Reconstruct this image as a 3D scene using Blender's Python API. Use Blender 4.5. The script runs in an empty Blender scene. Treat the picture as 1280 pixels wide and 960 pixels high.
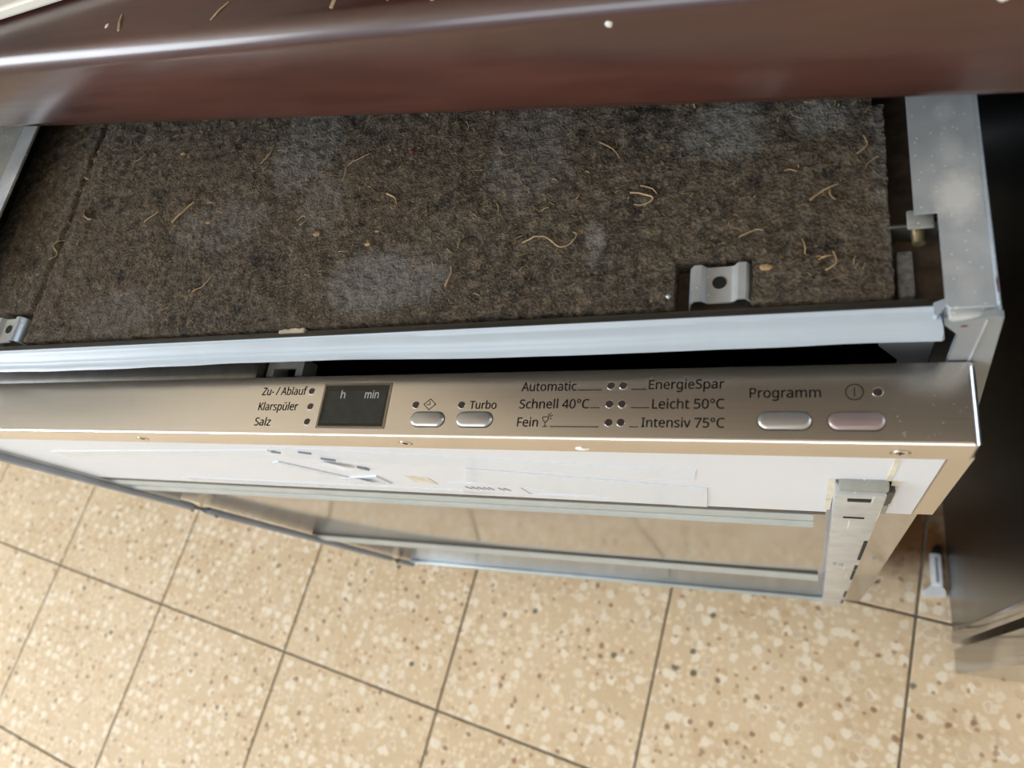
import bpy, bmesh, math, random
from mathutils import Vector, Matrix, noise
random.seed(7)
C = bpy.context.scene.collection
S = bpy.context.scene

# ---------------------------------------------------------------- camera
cam_d = bpy.data.cameras.new('camera'); cam = bpy.data.objects.new('camera', cam_d); C.objects.link(cam)
R3 = Matrix(((0.892699, -0.132919, 0.430605), (0.271821, 0.920943, -0.279243), (-0.359445, 0.366328, 0.858256)))
cam.matrix_world = Matrix.Translation((0, 0, 1.06)) @ R3.to_4x4()
cam_d.sensor_width = 36.0; cam_d.lens = 904.537 / 1280 * 36.0
cam_d.clip_start = 0.02
cam_d.dof.use_dof = True; cam_d.dof.focus_distance = 0.36; cam_d.dof.aperture_fstop = 10.0
S.camera = cam

# ---------------------------------------------------------------- world, light, exposure
w = bpy.data.worlds.new('world'); S.world = w; w.use_nodes = True
bg = w.node_tree.nodes['Background']; bg.inputs['Color'].default_value = (0.72, 0.84, 1.0, 1); bg.inputs['Strength'].default_value = 1.0
S.view_settings.view_transform = 'Standard'; S.view_settings.look = 'None'
S.view_settings.exposure = 0.05; S.view_settings.gamma = 1.0; S.view_settings.use_curve_mapping = False

def area(name, loc, aim, sx, sy, power, col):
    d = bpy.data.lights.new(name, 'AREA'); d.shape = 'RECTANGLE'; d.size = sx; d.size_y = sy; d.energy = power; d.color = col
    o = bpy.data.objects.new(name, d); C.objects.link(o); o.location = loc
    o.rotation_euler = (Vector(aim) - Vector(loc)).to_track_quat('-Z', 'Y').to_euler()
    return o
# daylight entering through the big window in the wall behind the photographer
area('window_daylight', (-1.05, -2.56, 1.75), (-0.75, 0.0, 1.3), 1.6, 1.0, 30, (0.86, 0.93, 1.0))
# window in the left-hand wall
area('left_window_daylight', (-2.95, -1.45, 1.87), (0.0, -0.5, 1.7), 1.7, 1.05, 74, (0.85, 0.925, 1.0))
# cooler skylight from the window above the worktop, to the right
area('back_window_daylight', (1.50, 0.80, 1.60), (0.9, -0.8, 0.9), 1.2, 1.0, 26, (0.66, 0.82, 1.0))

# ---------------------------------------------------------------- material helpers
class MT:
    def __init__(s, name, base=(.5, .5, .5), rough=.5, metal=0.0, spec=.5, coat=0.0):
        s.m = bpy.data.materials.new(name); s.m.use_nodes = True
        s.t = s.m.node_tree; s.b = s.t.nodes['Principled BSDF']
        s.b.inputs['Base Color'].default_value = (*base, 1); s.b.inputs['Roughness'].default_value = rough
        s.b.inputs['Metallic'].default_value = metal; s.b.inputs['Specular IOR Level'].default_value = spec
        s.b.inputs['Coat Weight'].default_value = coat; s.b.inputs['Coat Roughness'].default_value = .08
        s._co = None
    def n(s, typ, **kw):
        nd = s.t.nodes.new(typ)
        for k, v in kw.items():
            if k in nd.inputs: nd.inputs[k].default_value = v
            else: setattr(nd, k, v)
        return nd
    def l(s, a, b): s.t.links.new(a, b)
    def coord(s, kind='Object', scale=(1, 1, 1), loc=(0, 0, 0)):
        if kind == 'World': src = s.n('ShaderNodeNewGeometry').outputs['Position']
        else: src = s.n('ShaderNodeTexCoord').outputs[kind]
        mp = s.n('ShaderNodeMapping'); mp.inputs['Scale'].default_value = scale; mp.inputs['Location'].default_value = loc
        s.l(src, mp.inputs['Vector']); return mp.outputs['Vector']
    def noise(s, co, scale, detail=4, rough=.55):
        nd = s.n('ShaderNodeTexNoise'); nd.inputs['Scale'].default_value = scale; nd.inputs['Detail'].default_value = detail
        nd.inputs['Roughness'].default_value = rough; s.l(co, nd.inputs['Vector']); return nd.outputs['Fac']
    def vor(s, co, scale, feature='F1'):
        nd = s.n('ShaderNodeTexVoronoi'); nd.voronoi_dimensions = '2D'; nd.feature = feature; nd.inputs['Scale'].default_value = scale; s.l(co, nd.inputs['Vector']); return nd
    def ramp(s, fac, stops, interp='LINEAR'):
        r = s.n('ShaderNodeValToRGB'); r.color_ramp.interpolation = interp
        e = r.color_ramp.elements
        while len(e) < len(stops): e.new(.5)
        for i, (p, c) in enumerate(stops):
            e[i].position = p; e[i].color = (*c, 1) if isinstance(c, tuple) else (c, c, c, 1)
        s.l(fac, r.inputs['Fac']); return r.outputs['Color']
    def mix(s, fac, a, b, mode='MIX'):
        m = s.n('ShaderNodeMix'); m.data_type = 'RGBA'; m.blend_type = mode
        for v, i in ((fac, 0), (a, 6), (b, 7)):
            if hasattr(v, 'is_linked') or isinstance(v, bpy.types.NodeSocket): s.l(v, m.inputs[i])
            elif isinstance(v, tuple): m.inputs[i].default_value = (*v, 1)
            else: m.inputs[i].default_value = v
        return m.outputs[2]
    def math(s, op, a, b=0.0):
        m = s.n('ShaderNodeMath'); m.operation = op
        for v, i in ((a, 0), (b, 1)):
            if isinstance(v, bpy.types.NodeSocket): s.l(v, m.inputs[i])
            else: m.inputs[i].default_value = v
        return m.outputs[0]
    def bump(s, h, strength=.3, dist=.001):
        b = s.n('ShaderNodeBump'); b.inputs['Strength'].default_value = strength; b.inputs['Distance'].default_value = dist
        s.l(h, b.inputs['Height']); s.l(b.outputs['Normal'], s.b.inputs['Normal'])
    def blob(s, co, centre, radii, wob=None, soft=.25):
        """1 inside an irregular patch around a point, 0 outside"""
        mp = s.n('ShaderNodeMapping'); mp.inputs['Location'].default_value = tuple(-c / r for c, r in zip(centre, radii))
        mp.inputs['Scale'].default_value = tuple(1 / r for r in radii); s.l(co, mp.inputs['Vector'])
        ln = s.n('ShaderNodeVectorMath'); ln.operation = 'LENGTH'; s.l(mp.outputs['Vector'], ln.inputs[0])
        d = ln.outputs['Value']
        if wob is not None: d = s.math('ADD', d, s.math('MULTIPLY', s.math('SUBTRACT', wob, .5), 1.1))
        mr = s.n('ShaderNodeMapRange'); mr.inputs['From Min'].default_value = 1 - soft; mr.inputs['From Max'].default_value = 1 + soft
        mr.inputs['To Min'].default_value = 1; mr.inputs['To Max'].default_value = 0; s.l(d, mr.inputs['Value'])
        return mr.outputs['Result']

# ---------------------------------------------------------------- materials
M = {}
def brushed(name, base, rough, sc=(22, 2600, 2600)):
    m = MT(name, base, rough, 1.0)
    co = m.coord('Object', sc); f = m.noise(co, 1.0, 3)
    co2 = m.coord('Object', (1, 1, 1)); g = m.noise(co2, 14, 3)
    m.l(m.ramp(m.math('MULTIPLY', m.math('ADD', f, g), .5), [(.3, rough * .9), (.7, rough * 1.12)]), m.b.inputs['Roughness'])
    m.l(m.mix(.5, m.ramp(f, [(.3, tuple(c * .93 for c in base)), (.7, tuple(min(1, c * 1.06) for c in base))]), base), m.b.inputs['Base Color'])
    m.bump(f, .03, .0002)
    M[name] = m.m; return m
brushed('brushed_steel', (.75, .71, .67), .25)
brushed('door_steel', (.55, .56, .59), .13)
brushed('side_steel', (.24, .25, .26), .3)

OX, OV = -0.2425, 0.40
def galvanised(name, base, metal=.7, rough=.42, stains=()):
    m = MT(name, base, rough, metal)
    co = m.coord('Object'); a = m.noise(co, 60, 5); v = m.vor(co, 250)
    c = m.mix(.55, base, m.ramp(a, [(.3, tuple(x * .72 for x in base)), (.7, tuple(min(1, x * 1.2) for x in base))]))
    big = m.noise(co, 22, 4)
    st = m.math('MULTIPLY', m.ramp(big, [(.55, 0.0), (.66, 1.0)]), m.ramp(a, [(.42, 0.0), (.55, .55)]))
    c = m.mix(st, c, (.74, .75, .75))
    sv = m.n('ShaderNodeSeparateColor'); m.l(v.outputs['Color'], sv.inputs[0])
    rnd = m.ramp(sv.outputs[0], [(.50, 0.0), (.54, 1.0)]); dot = m.ramp(v.outputs['Distance'], [(.05, 1.0), (.11, 0.0)])
    for (u, v_, ru, rv, k) in stains:
        c = m.mix(m.math('MULTIPLY', m.blob(co, (u - OX, v_ - OV, .8175), (ru, rv, 1), m.noise(co, 260, 4, .7), .45), k), c, (.86, .87, .87))
    c = m.mix(m.math('MULTIPLY', rnd, dot), c, (.9, .9, .88))
    m.l(c, m.b.inputs['Base Color']); m.l(m.ramp(big, [(.4, rough * .85), (.65, rough * 1.3)]), m.b.inputs['Roughness'])
    m.bump(a, .12, .0004); M[name] = m.m; return m
galvanised('galvanised', (.54, .58, .61), .45, .42, [(.0475, .1640, .0062, .0090, .95), (.0465, .1830, .0035, .006, .4), (.0440, .1360, .004, .003, .3), (.0480, .1290, .003, .005, .3), (.0455, .2000, .003, .004, .4)])
galvanised('galvanised_bright', (.56, .59, .61), .5, .34)
galvanised('galvanised_dull', (.36, .37, .34), .4, .5)

def plain(name, base, rough=.5, metal=0.0, spec=.5, coat=0.0, var=.12, sc=90, bump=.05):
    m = MT(name, base, rough, metal, spec, coat); co = m.coord('Object'); f = m.noise(co, sc, 4)
    m.l(m.ramp(f, [(.3, tuple(c * (1 - var) for c in base)), (.7, tuple(min(1, c * (1 + var)) for c in base))]), m.b.inputs['Base Color'])
    if bump: m.bump(f, bump, .0005)
    M[name] = m.m; return m
plain('seal_plastic', (.41, .47, .53), .35, var=.04, sc=25, bump=.02)
plain('channel_and_shade', (.075, .068, .06), .45, .3)  # dark channel metal, also used for the painted shade lines on the door
plain('tub_dark', (.018, .019, .021), .4)
plain('liner_steel', (.17, .165, .155), .35, .8)
plain('brown_pad', (.085, .062, .046), .8, var=.5, sc=120, bump=.3)
plain('white_sheet', (.71, .73, .77), .42, var=.02, sc=12, bump=.01)
plain('flange_plastic', (.24, .255, .265), .38, var=.08, sc=40)
plain('gasket_grey', (.27, .30, .35), .4, var=.15, sc=40)
plain('rail_metal', (.47, .53, .55), .3, .35, var=.08, sc=50)
plain('button_silver', (.50, .49, .475), .33, .75, var=.05)
plain('button_rose', (.40, .32, .31), .36, .6, var=.08)
plain('ink_black', (.008, .007, .007), .7, spec=.1, var=.0, bump=0)
plain('dust_grey', (.48, .46, .43), .7, var=.2)
plain('ink_grey', (.45, .46, .47), .6, var=.0, bump=0)
plain('ink_violet', (.20, .17, .27), .6, var=.1, bump=0)
plain('led_dark', (.045, .032, .030), .3, var=.1, bump=0)
plain('display_mask', (.018, .022, .022), .2, var=.2, sc=200, bump=0)
plain('display_glass', (.008, .009, .009), .07, var=.1, bump=0)
plain('bezel', (.30, .26, .22), .3, .9)
plain('hole_black', (.006, .006, .006), .8, var=0, bump=0)
plain('screw_metal', (.72, .70, .68), .25, 1.0)
plain('brass', (.52, .42, .25), .38, .9)
plain('clip_cream', (.66, .60, .50), .5)
plain('residue', (.68, .62, .50), .6, var=.2)
plain('felt_scuff', (.24, .25, .27), .8, var=.5, sc=350, bump=.5)
plain('fibre_tan', (.36, .24, .12), .7, var=.45, sc=200, bump=0)
plain('fibre_light', (.42, .295, .16), .6, var=.3, sc=200, bump=0)
plain('scrap_red', (.13, .035, .04), .7)
plain('paint_white', (.80, .78, .74), .5)
plain('splinter_wood', (.52, .37, .22), .6, var=.3, sc=300)
plain('cream_board', (.80, .76, .66), .4, var=.03, sc=8)
plain('foot_plastic', (.80, .82, .84), .35, var=.08, sc=60)
plain('added_cabinet_brown', (.020, .013, .010), .4, var=.2, sc=20)
plain('wall_paint', (.74, .68, .58), .8, var=.03, sc=3)
plain('ceiling_paint', (.86, .74, .58), .9, var=.02, sc=3)
plain('wall_tile_grey', (.48, .485, .47), .3, var=.05, sc=5)
plain('backsplash', (.028, .021, .018), .35, var=.15, sc=6)
plain('grout', (.20, .175, .14), .9, var=.3, sc=40)
plain('added_fridge_grey', (.50, .56, .60), .3, var=.03, sc=5)
plain('frame_white', (.8, .8, .78), .4)

# clear adhesive tape: shiny film, half see-through
m = MT('tape', (.80, .87, .96), .10, 0, .7); m.b.inputs['Alpha'].default_value = .9; M['tape'] = m.m

# bitumen felt
m = MT('felt', (.05, .043, .034), .92, 0, .25); co = m.coord('Object')
n1 = m.noise(co, 30, 5, .65); n2 = m.noise(co, 170, 5, .68); n3 = m.noise(co, 800, 3, .7); n4 = m.noise(co, 9, 3); n5 = m.noise(co, 75, 4, .7)
c = m.ramp(n1, [(.30, (.034, .029, .023)), (.47, (.066, .055, .042)), (.60, (.105, .088, .066)), (.72, (.16, .14, .11))])
c = m.mix(.55, c, m.ramp(n2, [(.33, (.008, .007, .006)), (.50, (.080, .066, .050)), (.66, (.27, .22, .16))]))
c = m.mix(m.ramp(n4, [(.40, 0.0), (.62, .45)]), c, (.110, .078, .050))
c = m.mix(m.ramp(n5, [(.34, .8), (.44, 0.0)]), c, (.013, .011, .010))
fl = m.vor(co, 330); fs = m.n('ShaderNodeSeparateColor'); m.l(fl.outputs['Color'], fs.inputs[0]); fleck = m.math('MULTIPLY', m.ramp(fs.outputs[0], [(.78, 0.0), (.82, 1.0)]), m.ramp(fl.outputs['Distance'], [(.18, 1.0), (.34, 0.0)]))
c = m.mix(m.math('MULTIPLY', fleck, .65), c, (.22, .15, .075))
wob = m.noise(co, 75, 4, .7)
OX, OV = -0.2425, 0.40
def fb(u, v, ru, rv): return m.blob(co, (u - OX, v - OV, .807), (ru, rv, 1.0), wob)
patches = [(-.187, .1555, .032, .016, .8), (-.032, .215, .017, .014, .75), (.006, .2165, .011, .009, .8), (-.084, .167, .004, .012, .7),
           (-.255, .243, .022, .026, .5), (-.30, .20, .03, .016, .35), (-.36, .15, .03, .014, .35), (-.235, .205, .014, .02, .4), (.030, .20, .007, .06, .4), (-.12, .22, .02, .03, .35)]
g = None
for (u, v, ru, rv, s_) in patches:
    b = m.math('MULTIPLY', fb(u, v, ru, rv), s_); g = b if g is None else m.math('MAXIMUM', g, b)
g = m.math('MULTIPLY', g, m.ramp(n2, [(.30, .45), (.6, 1.0)]))
c = m.mix(m.math('MULTIPLY', g, .85), c, (.25, .245, .235))
c = m.mix(m.ramp(n3, [(.50, 0.0), (.66, .38)]), c, (.24, .20, .155)); c = m.mix(m.ramp(n3, [(.34, .5), (.46, 0.0)]), c, (.012, .010, .009))
m.l(c, m.b.inputs['Base Color']); m.bump(m.math('ADD', m.math('ADD', m.math('MULTIPLY', n2, 1.0), n5), m.math('MULTIPLY', n3, .3)), 1.0, .0035); M['felt'] = m.m

# dark brown wood-grain laminate
m = MT('worktop_wood', (.10, .04, .028), .35, 0, .3, .6); m.b.inputs['Coat IOR'].default_value = 1.6; m.b.inputs['Coat Roughness'].default_value = .19; co = m.coord('World', (5, 26, 30)); n1 = m.noise(co, 1.0, 5, .6)
n2 = m.noise(m.coord('World', (14, 240, 260)), 1.0, 3)
c = m.ramp(n1, [(.30, (.026, .008, .006)), (.5, (.056, .017, .012)), (.66, (.092, .030, .021))])
c = m.mix(.25, c, m.ramp(n2, [(.3, (.024, .008, .006)), (.7, (.065, .025, .018))]))
m.l(c, m.b.inputs['Base Color']); m.l(m.ramp(n2, [(.3, .32), (.7, .45)]), m.b.inputs['Roughness']); m.bump(n2, .05, .0003); M['worktop_wood'] = m.m

# terrazzo
m = MT('terrazzo', (.70, .55, .36), .5, 0, .22)
oi = m.n('ShaderNodeObjectInfo'); base = m.n('ShaderNodeNewGeometry').outputs['Position']
off = m.n('ShaderNodeVectorMath'); off.operation = 'MULTIPLY_ADD'
cmb = m.n('ShaderNodeCombineXYZ')
for i in range(3): m.l(oi.outputs['Random'], cmb.inputs[i])
m.l(cmb.outputs[0], off.inputs[0]); off.inputs[1].default_value = (3.1, 7.7, 5.3); m.l(base, off.inputs[2]); co = off.outputs[0]
wv = m.n('ShaderNodeTexNoise'); wv.inputs['Scale'].default_value = 90; m.l(co, wv.inputs['Vector'])
wm = m.n('ShaderNodeVectorMath'); wm.operation = 'MULTIPLY_ADD'; m.l(wv.outputs['Color'], wm.inputs[0]); wm.inputs[1].default_value = (.007, .007, .007); m.l(co, wm.inputs[2]); cw = wm.outputs[0]
v1 = m.vor(cw, 62); v2 = m.vor(cw, 110); v3 = m.vor(cw, 38); v4 = m.vor(cw, 75)
n1 = m.noise(co, 7, 4); n2 = m.noise(co, 260, 3)
c = m.ramp(n1, [(.3, (.64, .475, .29)), (.7, (.74, .575, .38))])
c = m.mix(m.math('MULTIPLY', m.ramp(v2.outputs['Color'], [(.45, 0.0), (.6, .75)]), m.ramp(v2.outputs['Distance'], [(.30, 1.0), (.46, 0.0)])), c, (.84, .70, .51))
c = m.mix(m.math('MULTIPLY', m.ramp(v1.outputs['Color'], [(.50, 0.0), (.66, .9)]), m.ramp(v1.outputs['Distance'], [(.30, 1.0), (.44, 0.0)])), c, (.88, .78, .63))
sep = m.n('ShaderNodeSeparateColor'); m.l(v1.outputs['Color'], sep.inputs[0])
c = m.mix(m.math('MULTIPLY', m.ramp(sep.outputs[2], [(.72, 0.0), (.76, .7)]), m.ramp(v1.outputs['Distance'], [(.25, 1.0), (.36, 0.0)])), c, (.58, .40, .24))
sep3 = m.n('ShaderNodeSeparateColor'); m.l(v3.outputs['Color'], sep3.inputs[0])
c = m.mix(m.math('MULTIPLY', m.ramp(sep3.outputs[0], [(.80, 0.0), (.82, .85)]), m.ramp(v3.outputs['Distance'], [(.10, 1.0), (.16, 0.0)])), c, (.25, .115, .055))
sep4 = m.n('ShaderNodeSeparateColor'); m.l(v4.outputs['Color'], sep4.inputs[0])
c = m.mix(m.math('MULTIPLY', m.ramp(sep4.outputs[1], [(.84, 0.0), (.86, .75)]), m.ramp(v4.outputs['Distance'], [(.14, 1.0), (.24, 0.0)])), c, (.32, .17, .085))
c = m.mix(m.math('MULTIPLY', m.ramp(sep3.outputs[1], [(.982, 0.0), (.985, .9)]), m.ramp(v3.outputs['Distance'], [(.12, 1.0), (.18, 0.0)])), c, (.07, .075, .05))
c = m.mix(.12, c, m.ramp(n2, [(.3, (.45, .32, .2)), (.7, (.9, .8, .65))]))
pos = m.n('ShaderNodeNewGeometry').outputs['Position']; wob = m.noise(pos, 26, 3)
st = m.blob(pos, (.085, .225, 0), (.052, .050, 1), wob, .5)           # rusty stain on the floor beside the machine
c = m.mix(m.math('MULTIPLY', st, .95), c, (.16, .062, .014))
m.l(c, m.b.inputs['Base Color']); m.l(m.ramp(n1, [(.3, .48), (.7, .6)]), m.b.inputs['Roughness']); m.bump(n2, .05, .0004); M['terrazzo'] = m.m

# ---------------------------------------------------------------- mesh helpers
def link(name, me, mat, parent=None, loc=None):
    o = bpy.data.objects.new(name, me); C.objects.link(o)
    if mat and not me.materials: me.materials.append(M[mat])
    if parent: o.parent = parent
    if loc: o.location = loc
    return o
def bbox(lo, hi, bev=0.0, seg=2, bm=None):
    b2 = bmesh.new(); bmesh.ops.create_cube(b2, size=1)
    for v in b2.verts: v.co = Vector([(lo[i] + hi[i]) / 2 + v.co[i] * (hi[i] - lo[i]) for i in range(3)])
    if bev: bmesh.ops.bevel(b2, geom=list(b2.edges), offset=bev, segments=seg, affect='EDGES', profile=.5)
    if bm is None: return b2
    me = bpy.data.meshes.new('tmp'); b2.to_mesh(me); b2.free(); bm.from_mesh(me); bpy.data.meshes.remove(me); return bm
def disc(c, r, h, axis='z', n=20, bev=0.0):
    b = bmesh.new(); bmesh.ops.create_cone(b, cap_ends=True, segments=n, radius1=r, radius2=r - bev, depth=h)
    rot = {'z': Matrix.Identity(3), 'y': Matrix.Rotation(math.pi / 2, 3, 'X'), 'x': Matrix.Rotation(math.pi / 2, 3, 'Y')}[axis]
    for v in b.verts: v.co = rot @ v.co + Vector(c)
    return b
def prism(poly, lo, hi, axis='z'):
    """polygon of 2D points extruded along an axis; for 'z' points are (u,v), for 'v' they are (u,z), for 'u' they are (v,z)"""
    b = bmesh.new()
    def P(p, h): return {'z': (p[0], p[1], h), 'v': (p[0], h, p[1]), 'u': (h, p[0], p[1])}[axis]
    a = [b.verts.new(P(p, lo)) for p in poly]; t = [b.verts.new(P(p, hi)) for p in poly]; n = len(poly)
    b.faces.new(a); b.faces.new(t)
    for i in range(n): b.faces.new((a[i], a[(i + 1) % n], t[(i + 1) % n], t[i]))
    bmesh.ops.recalc_face_normals(b, faces=b.faces); return b
def tube(pts, rad, n=6, bm=None):
    bm = bm or bmesh.new(); pts = [Vector(p) for p in pts]; rings = []
    for i, p in enumerate(pts):
        d = (pts[min(i + 1, len(pts) - 1)] - pts[max(i - 1, 0)]).normalized()
        a = d.cross(Vector((0, 0, 1))); a = a.normalized() if a.length > 1e-4 else Vector((1, 0, 0)); c = d.cross(a)
        r = rad(i / (len(pts) - 1)) if callable(rad) else rad
        rings.append([bm.verts.new(p + (a * math.cos(k * 2 * math.pi / n) + c * math.sin(k * 2 * math.pi / n)) * r) for k in range(n)])
    for i in range(len(rings) - 1):
        for k in range(n): bm.faces.new((rings[i][k], rings[i][(k + 1) % n], rings[i + 1][(k + 1) % n], rings[i + 1][k]))
    bm.faces.new(rings[0][::-1]); bm.faces.new(rings[-1]); return bm
def catmull(P, k=6):
    P = [Vector(p) for p in P]; out = []
    for i in range(len(P) - 1):
        a, b, c, d = P[max(i - 1, 0)], P[i], P[i + 1], P[min(i + 2, len(P) - 1)]
        for j in range(k):
            t = j / k; out.append(.5 * ((2 * b) + (c - a) * t + (2 * a - 5 * b + 4 * c - d) * t * t + (3 * b - a - 3 * c + d) * t ** 3))
    out.append(P[-1]); return out
def obj(name, bm, mat, parent=None, smooth=False, org=(0, 0, 0)):
    me = bpy.data.meshes.new(name)
    bmesh.ops.recalc_face_normals(bm, faces=bm.faces)
    for v in bm.verts: v.co -= Vector(org)
    bm.to_mesh(me); bm.free()
    if smooth:
        for p in me.polygons: p.use_smooth = True
        if hasattr(me, 'set_sharp_from_angle'): me.set_sharp_from_angle(angle=math.radians(40))
    return link(name, me, mat, parent)
def tag(o, label=None, cat=None, group=None, kind=None):
    if label: o['label'] = label
    if cat: o['category'] = cat
    if group: o['group'] = group
    if kind: o['kind'] = kind
    return o
def empty(name, loc, rz=0):
    o = bpy.data.objects.new(name, None); C.objects.link(o); o.location = loc; o.rotation_euler = (0, 0, rz); o.empty_display_size = .05; return o

# ---------------------------------------------------------------- room
X0, X1, Y0, Y1, ZC = -3.0, 2.3, -2.6, 0.82, 2.6
floor = tag(obj('floor', bbox((X0, Y0, -.05), (X1, Y1, -.0025)), 'grout'), kind='structure')
TS, TX, TY = .29915, -1.3959, -.1766
tile_me = None
tb = bbox((-TS / 2 + .0016, -TS / 2 + .0016, -.012), (TS / 2 - .0016, TS / 2 - .0016, 0), .0012, 1)
tile_me = bpy.data.meshes.new('tile'); tb.to_mesh(tile_me); tb.free(); tile_me.materials.append(M['terrazzo'])
for i in range(-6, 13):
    for j in range(-9, 4):
        cx, cy = TX + (i + .5) * TS, TY + (j + .5) * TS
        if cx - TS / 2 < X0 - .3 or cx + TS / 2 > X1 + .05 or cy - TS / 2 < Y0 - .1 or cy + TS / 2 > Y1 + .3: continue
        if cx - TS / 2 < X0 or cy + TS / 2 > Y1: continue
        o = link('tile', tile_me, None, floor, (cx, cy, random.uniform(-.0004, .0003)))
        o.rotation_euler = (random.uniform(-.0015, .0015), random.uniform(-.0015, .0015), random.choice((0, 1, 2, 3)) * math.pi / 2)
tag(obj('ceiling', bbox((X0 - .05, Y0 - .1, ZC), (X1 + .05, Y1 + .05, ZC + .05)), 'ceiling_paint'), kind='structure')
wlb = bbox((X0 - .05, Y0, 0), (X0, Y1, 1.33)); bbox((X0 - .05, Y0, 1.33), (X0, -2.35, 2.45), bm=wlb); bbox((X0 - .05, -.55, 1.33), (X0, Y1, 2.45), bm=wlb)
wl = tag(obj('wall_left', wlb, 'wall_tile_grey'), kind='structure')
ub = bbox((X0 - .05, Y0, 2.45), (X0, Y1, ZC)); bbox((X0 - .05, -2.35, 2.40), (X0, -.55, 2.45), bm=ub)
obj('upper_wall', ub, 'wall_paint', wl)
wn = bmesh.new()
for a, b in (((X0 - .05, -2.35, 1.33), (X0, -2.29, 2.40)), ((X0 - .05, -.61, 1.33), (X0, -.55, 2.40)), ((X0 - .05, -1.48, 1.33), (X0, -1.42, 2.40)), ((X0 - .05, -2.29, 1.33), (X0, -.61, 1.39)), ((X0 - .05, -2.29, 2.34), (X0, -.61, 2.40))): bbox(a, b, bm=wn)
tag(obj('window_3', wn, 'frame_white'), kind='structure')
tag(obj('wall_right', bbox((X1, Y0, 0), (X1 + .05, Y1, ZC)), 'wall_paint'), kind='structure')
wbb = bbox((X0, Y1, 0), (.88, Y1 + .05, 1.5)); bbox((.88, Y1, 0), (X1, Y1 + .05, 1.08), bm=wbb); bbox((2.12, Y1, 1.08), (X1, Y1 + .05, 1.5), bm=wbb)
wb = tag(obj('wall_back', wbb, 'backsplash'), kind='structure')
ub = bbox((X0, Y1, 1.5), (.88, Y1 + .05, ZC)); bbox((.88, Y1, 2.12), (X1, Y1 + .05, ZC), bm=ub); bbox((2.12, Y1, 1.5), (X1, Y1 + .05, 2.12), bm=ub)
obj('upper_wall', ub, 'wall_paint', wb)
wn = bmesh.new()
for a, b in (((.88, Y1, 1.08), (.93, Y1 + .05, 2.12)), ((2.07, Y1, 1.08), (2.12, Y1 + .05, 2.12)), ((1.475, Y1, 1.08), (1.525, Y1 + .05, 2.12)), ((.93, Y1, 1.08), (2.07, Y1 + .05, 1.13)), ((.93, Y1, 2.07), (2.07, Y1 + .05, 2.12))): bbox(a, b, bm=wn)
tag(obj('window_2', wn, 'frame_white'), kind='structure')
wf = bbox((X0, Y0 - .1, 0), (X1, Y0, .45)); bbox((X0, Y0 - .1, 2.42), (X1, Y0, ZC), bm=wf); bbox((.4, Y0 - .1, .45), (X1, Y0, 2.42), bm=wf); 
tag(obj('wall_front', wf, 'wall_paint'), kind='structure')
wn = bmesh.new()
for a, b in (((X0, Y0 - .08, .45), (X0 + .06, Y0 - .02, 2.42)), ((.34, Y0 - .08, .45), (.4, Y0 - .02, 2.42)), ((-.63, Y0 - .08, .45), (-.57, Y0 - .02, 2.42)),
             ((X0 + .06, Y0 - .08, .45), (.34, Y0 - .02, .51)), ((X0 + .06, Y0 - .08, 2.36), (.34, Y0 - .02, 2.42))): bbox(a, b, bm=wn)
tag(obj('window_1', wn, 'frame_white'), kind='structure')

# dark wall cupboard, added out of view to darken the control strip's reflection
wc = empty('added_wall_cabinet', (.22, .639, 1.42))
obj('carcass', bbox((-.97, -.22, 0), (.62, .18, 1.12)), 'added_cabinet_brown', wc)
for k in range(3): obj('door', bbox((-.967 + k * .529, -.24, .003), (-.967 + k * .529 + .525, -.221, 1.117), .003, 1), 'added_cabinet_brown', wc)
tag(wc, 'dark brown wall cupboard added out of view, mirrored in the control strip', 'cabinet')

# tall pale grey unit, added unseen at the left for its control-strip reflection
fz = empty('added_fridge', (-2.05, .41, 0))
obj('body', bbox((-.30, -.36, .02), (.30, .39, 2.07), .008, 2), 'added_fridge_grey', fz)
obj('door', bbox((-.30, -.41, .75), (.30, -.365, 2.07), .006, 2), 'added_fridge_grey', fz); obj('door', bbox((-.30, -.41, .06), (.30, -.365, .74), .006, 2), 'added_fridge_grey', fz)
for (x, y) in ((-.25, -.3), (.25, -.3), (-.25, .33), (.25, .33)): obj('foot', disc((x, y, .010), .02, .020), 'tub_dark', fz)
tag(fz, 'tall pale grey refrigerator added out of view, mirrored in the control strip', 'added_fridge')

# ---------------------------------------------------------------- worktop
yf, zb, zt = .180, .850, .902
prof = [(Y1 - .002, zt)]
for k in range(9):
    a = math.radians(90 + k * 90 / 8); r = .0100
    prof.append((yf + r + r * math.cos(a), zt - r + r * math.sin(a)))
for k in range(6):
    a = math.radians(180 + k * 90 / 5); r = .006
    prof.append((yf + r + r * math.cos(a), zb + r + r * math.sin(a)))
prof.append((Y1 - .002, zb))
wt_o = (-.1, .5, zb)
wt = obj('countertop', prism(prof, -1.70, .085, 'u'), 'worktop_wood', None, True, wt_o); wt.location = wt_o
tag(wt, 'dark reddish-brown wood-grain worktop with rounded glossy front edge above the dishwasher', 'countertop')
def wp(name, bm, mat): return obj(name, bm, mat, wt, True, wt_o)
def pebble(c, r, sq=(1, 1, 1), seed=0):
    b = bmesh.new(); bmesh.ops.create_icosphere(b, subdivisions=2, radius=1)
    for v in b.verts:
        k = 1 + .35 * noise.noise(v.co * 1.7 + Vector((seed, 3.1, 0)))
        v.co = Vector([c[i] + v.co[i] * k * r * sq[i] for i in range(3)])
    return b
wp('paint_speck', pebble((-.0879, yf, .8915), .0013, (1, .35, 1), 1), 'paint_white')
wp('paint_speck', pebble((.0199, yf, .8905), .0019, (1.0, .3, 1.2), 2), 'paint_white')
wp('paint_speck', pebble((-.331, .1935, zt), .0012, (.8, 1.2, .3), 3), 'paint_white')
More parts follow.
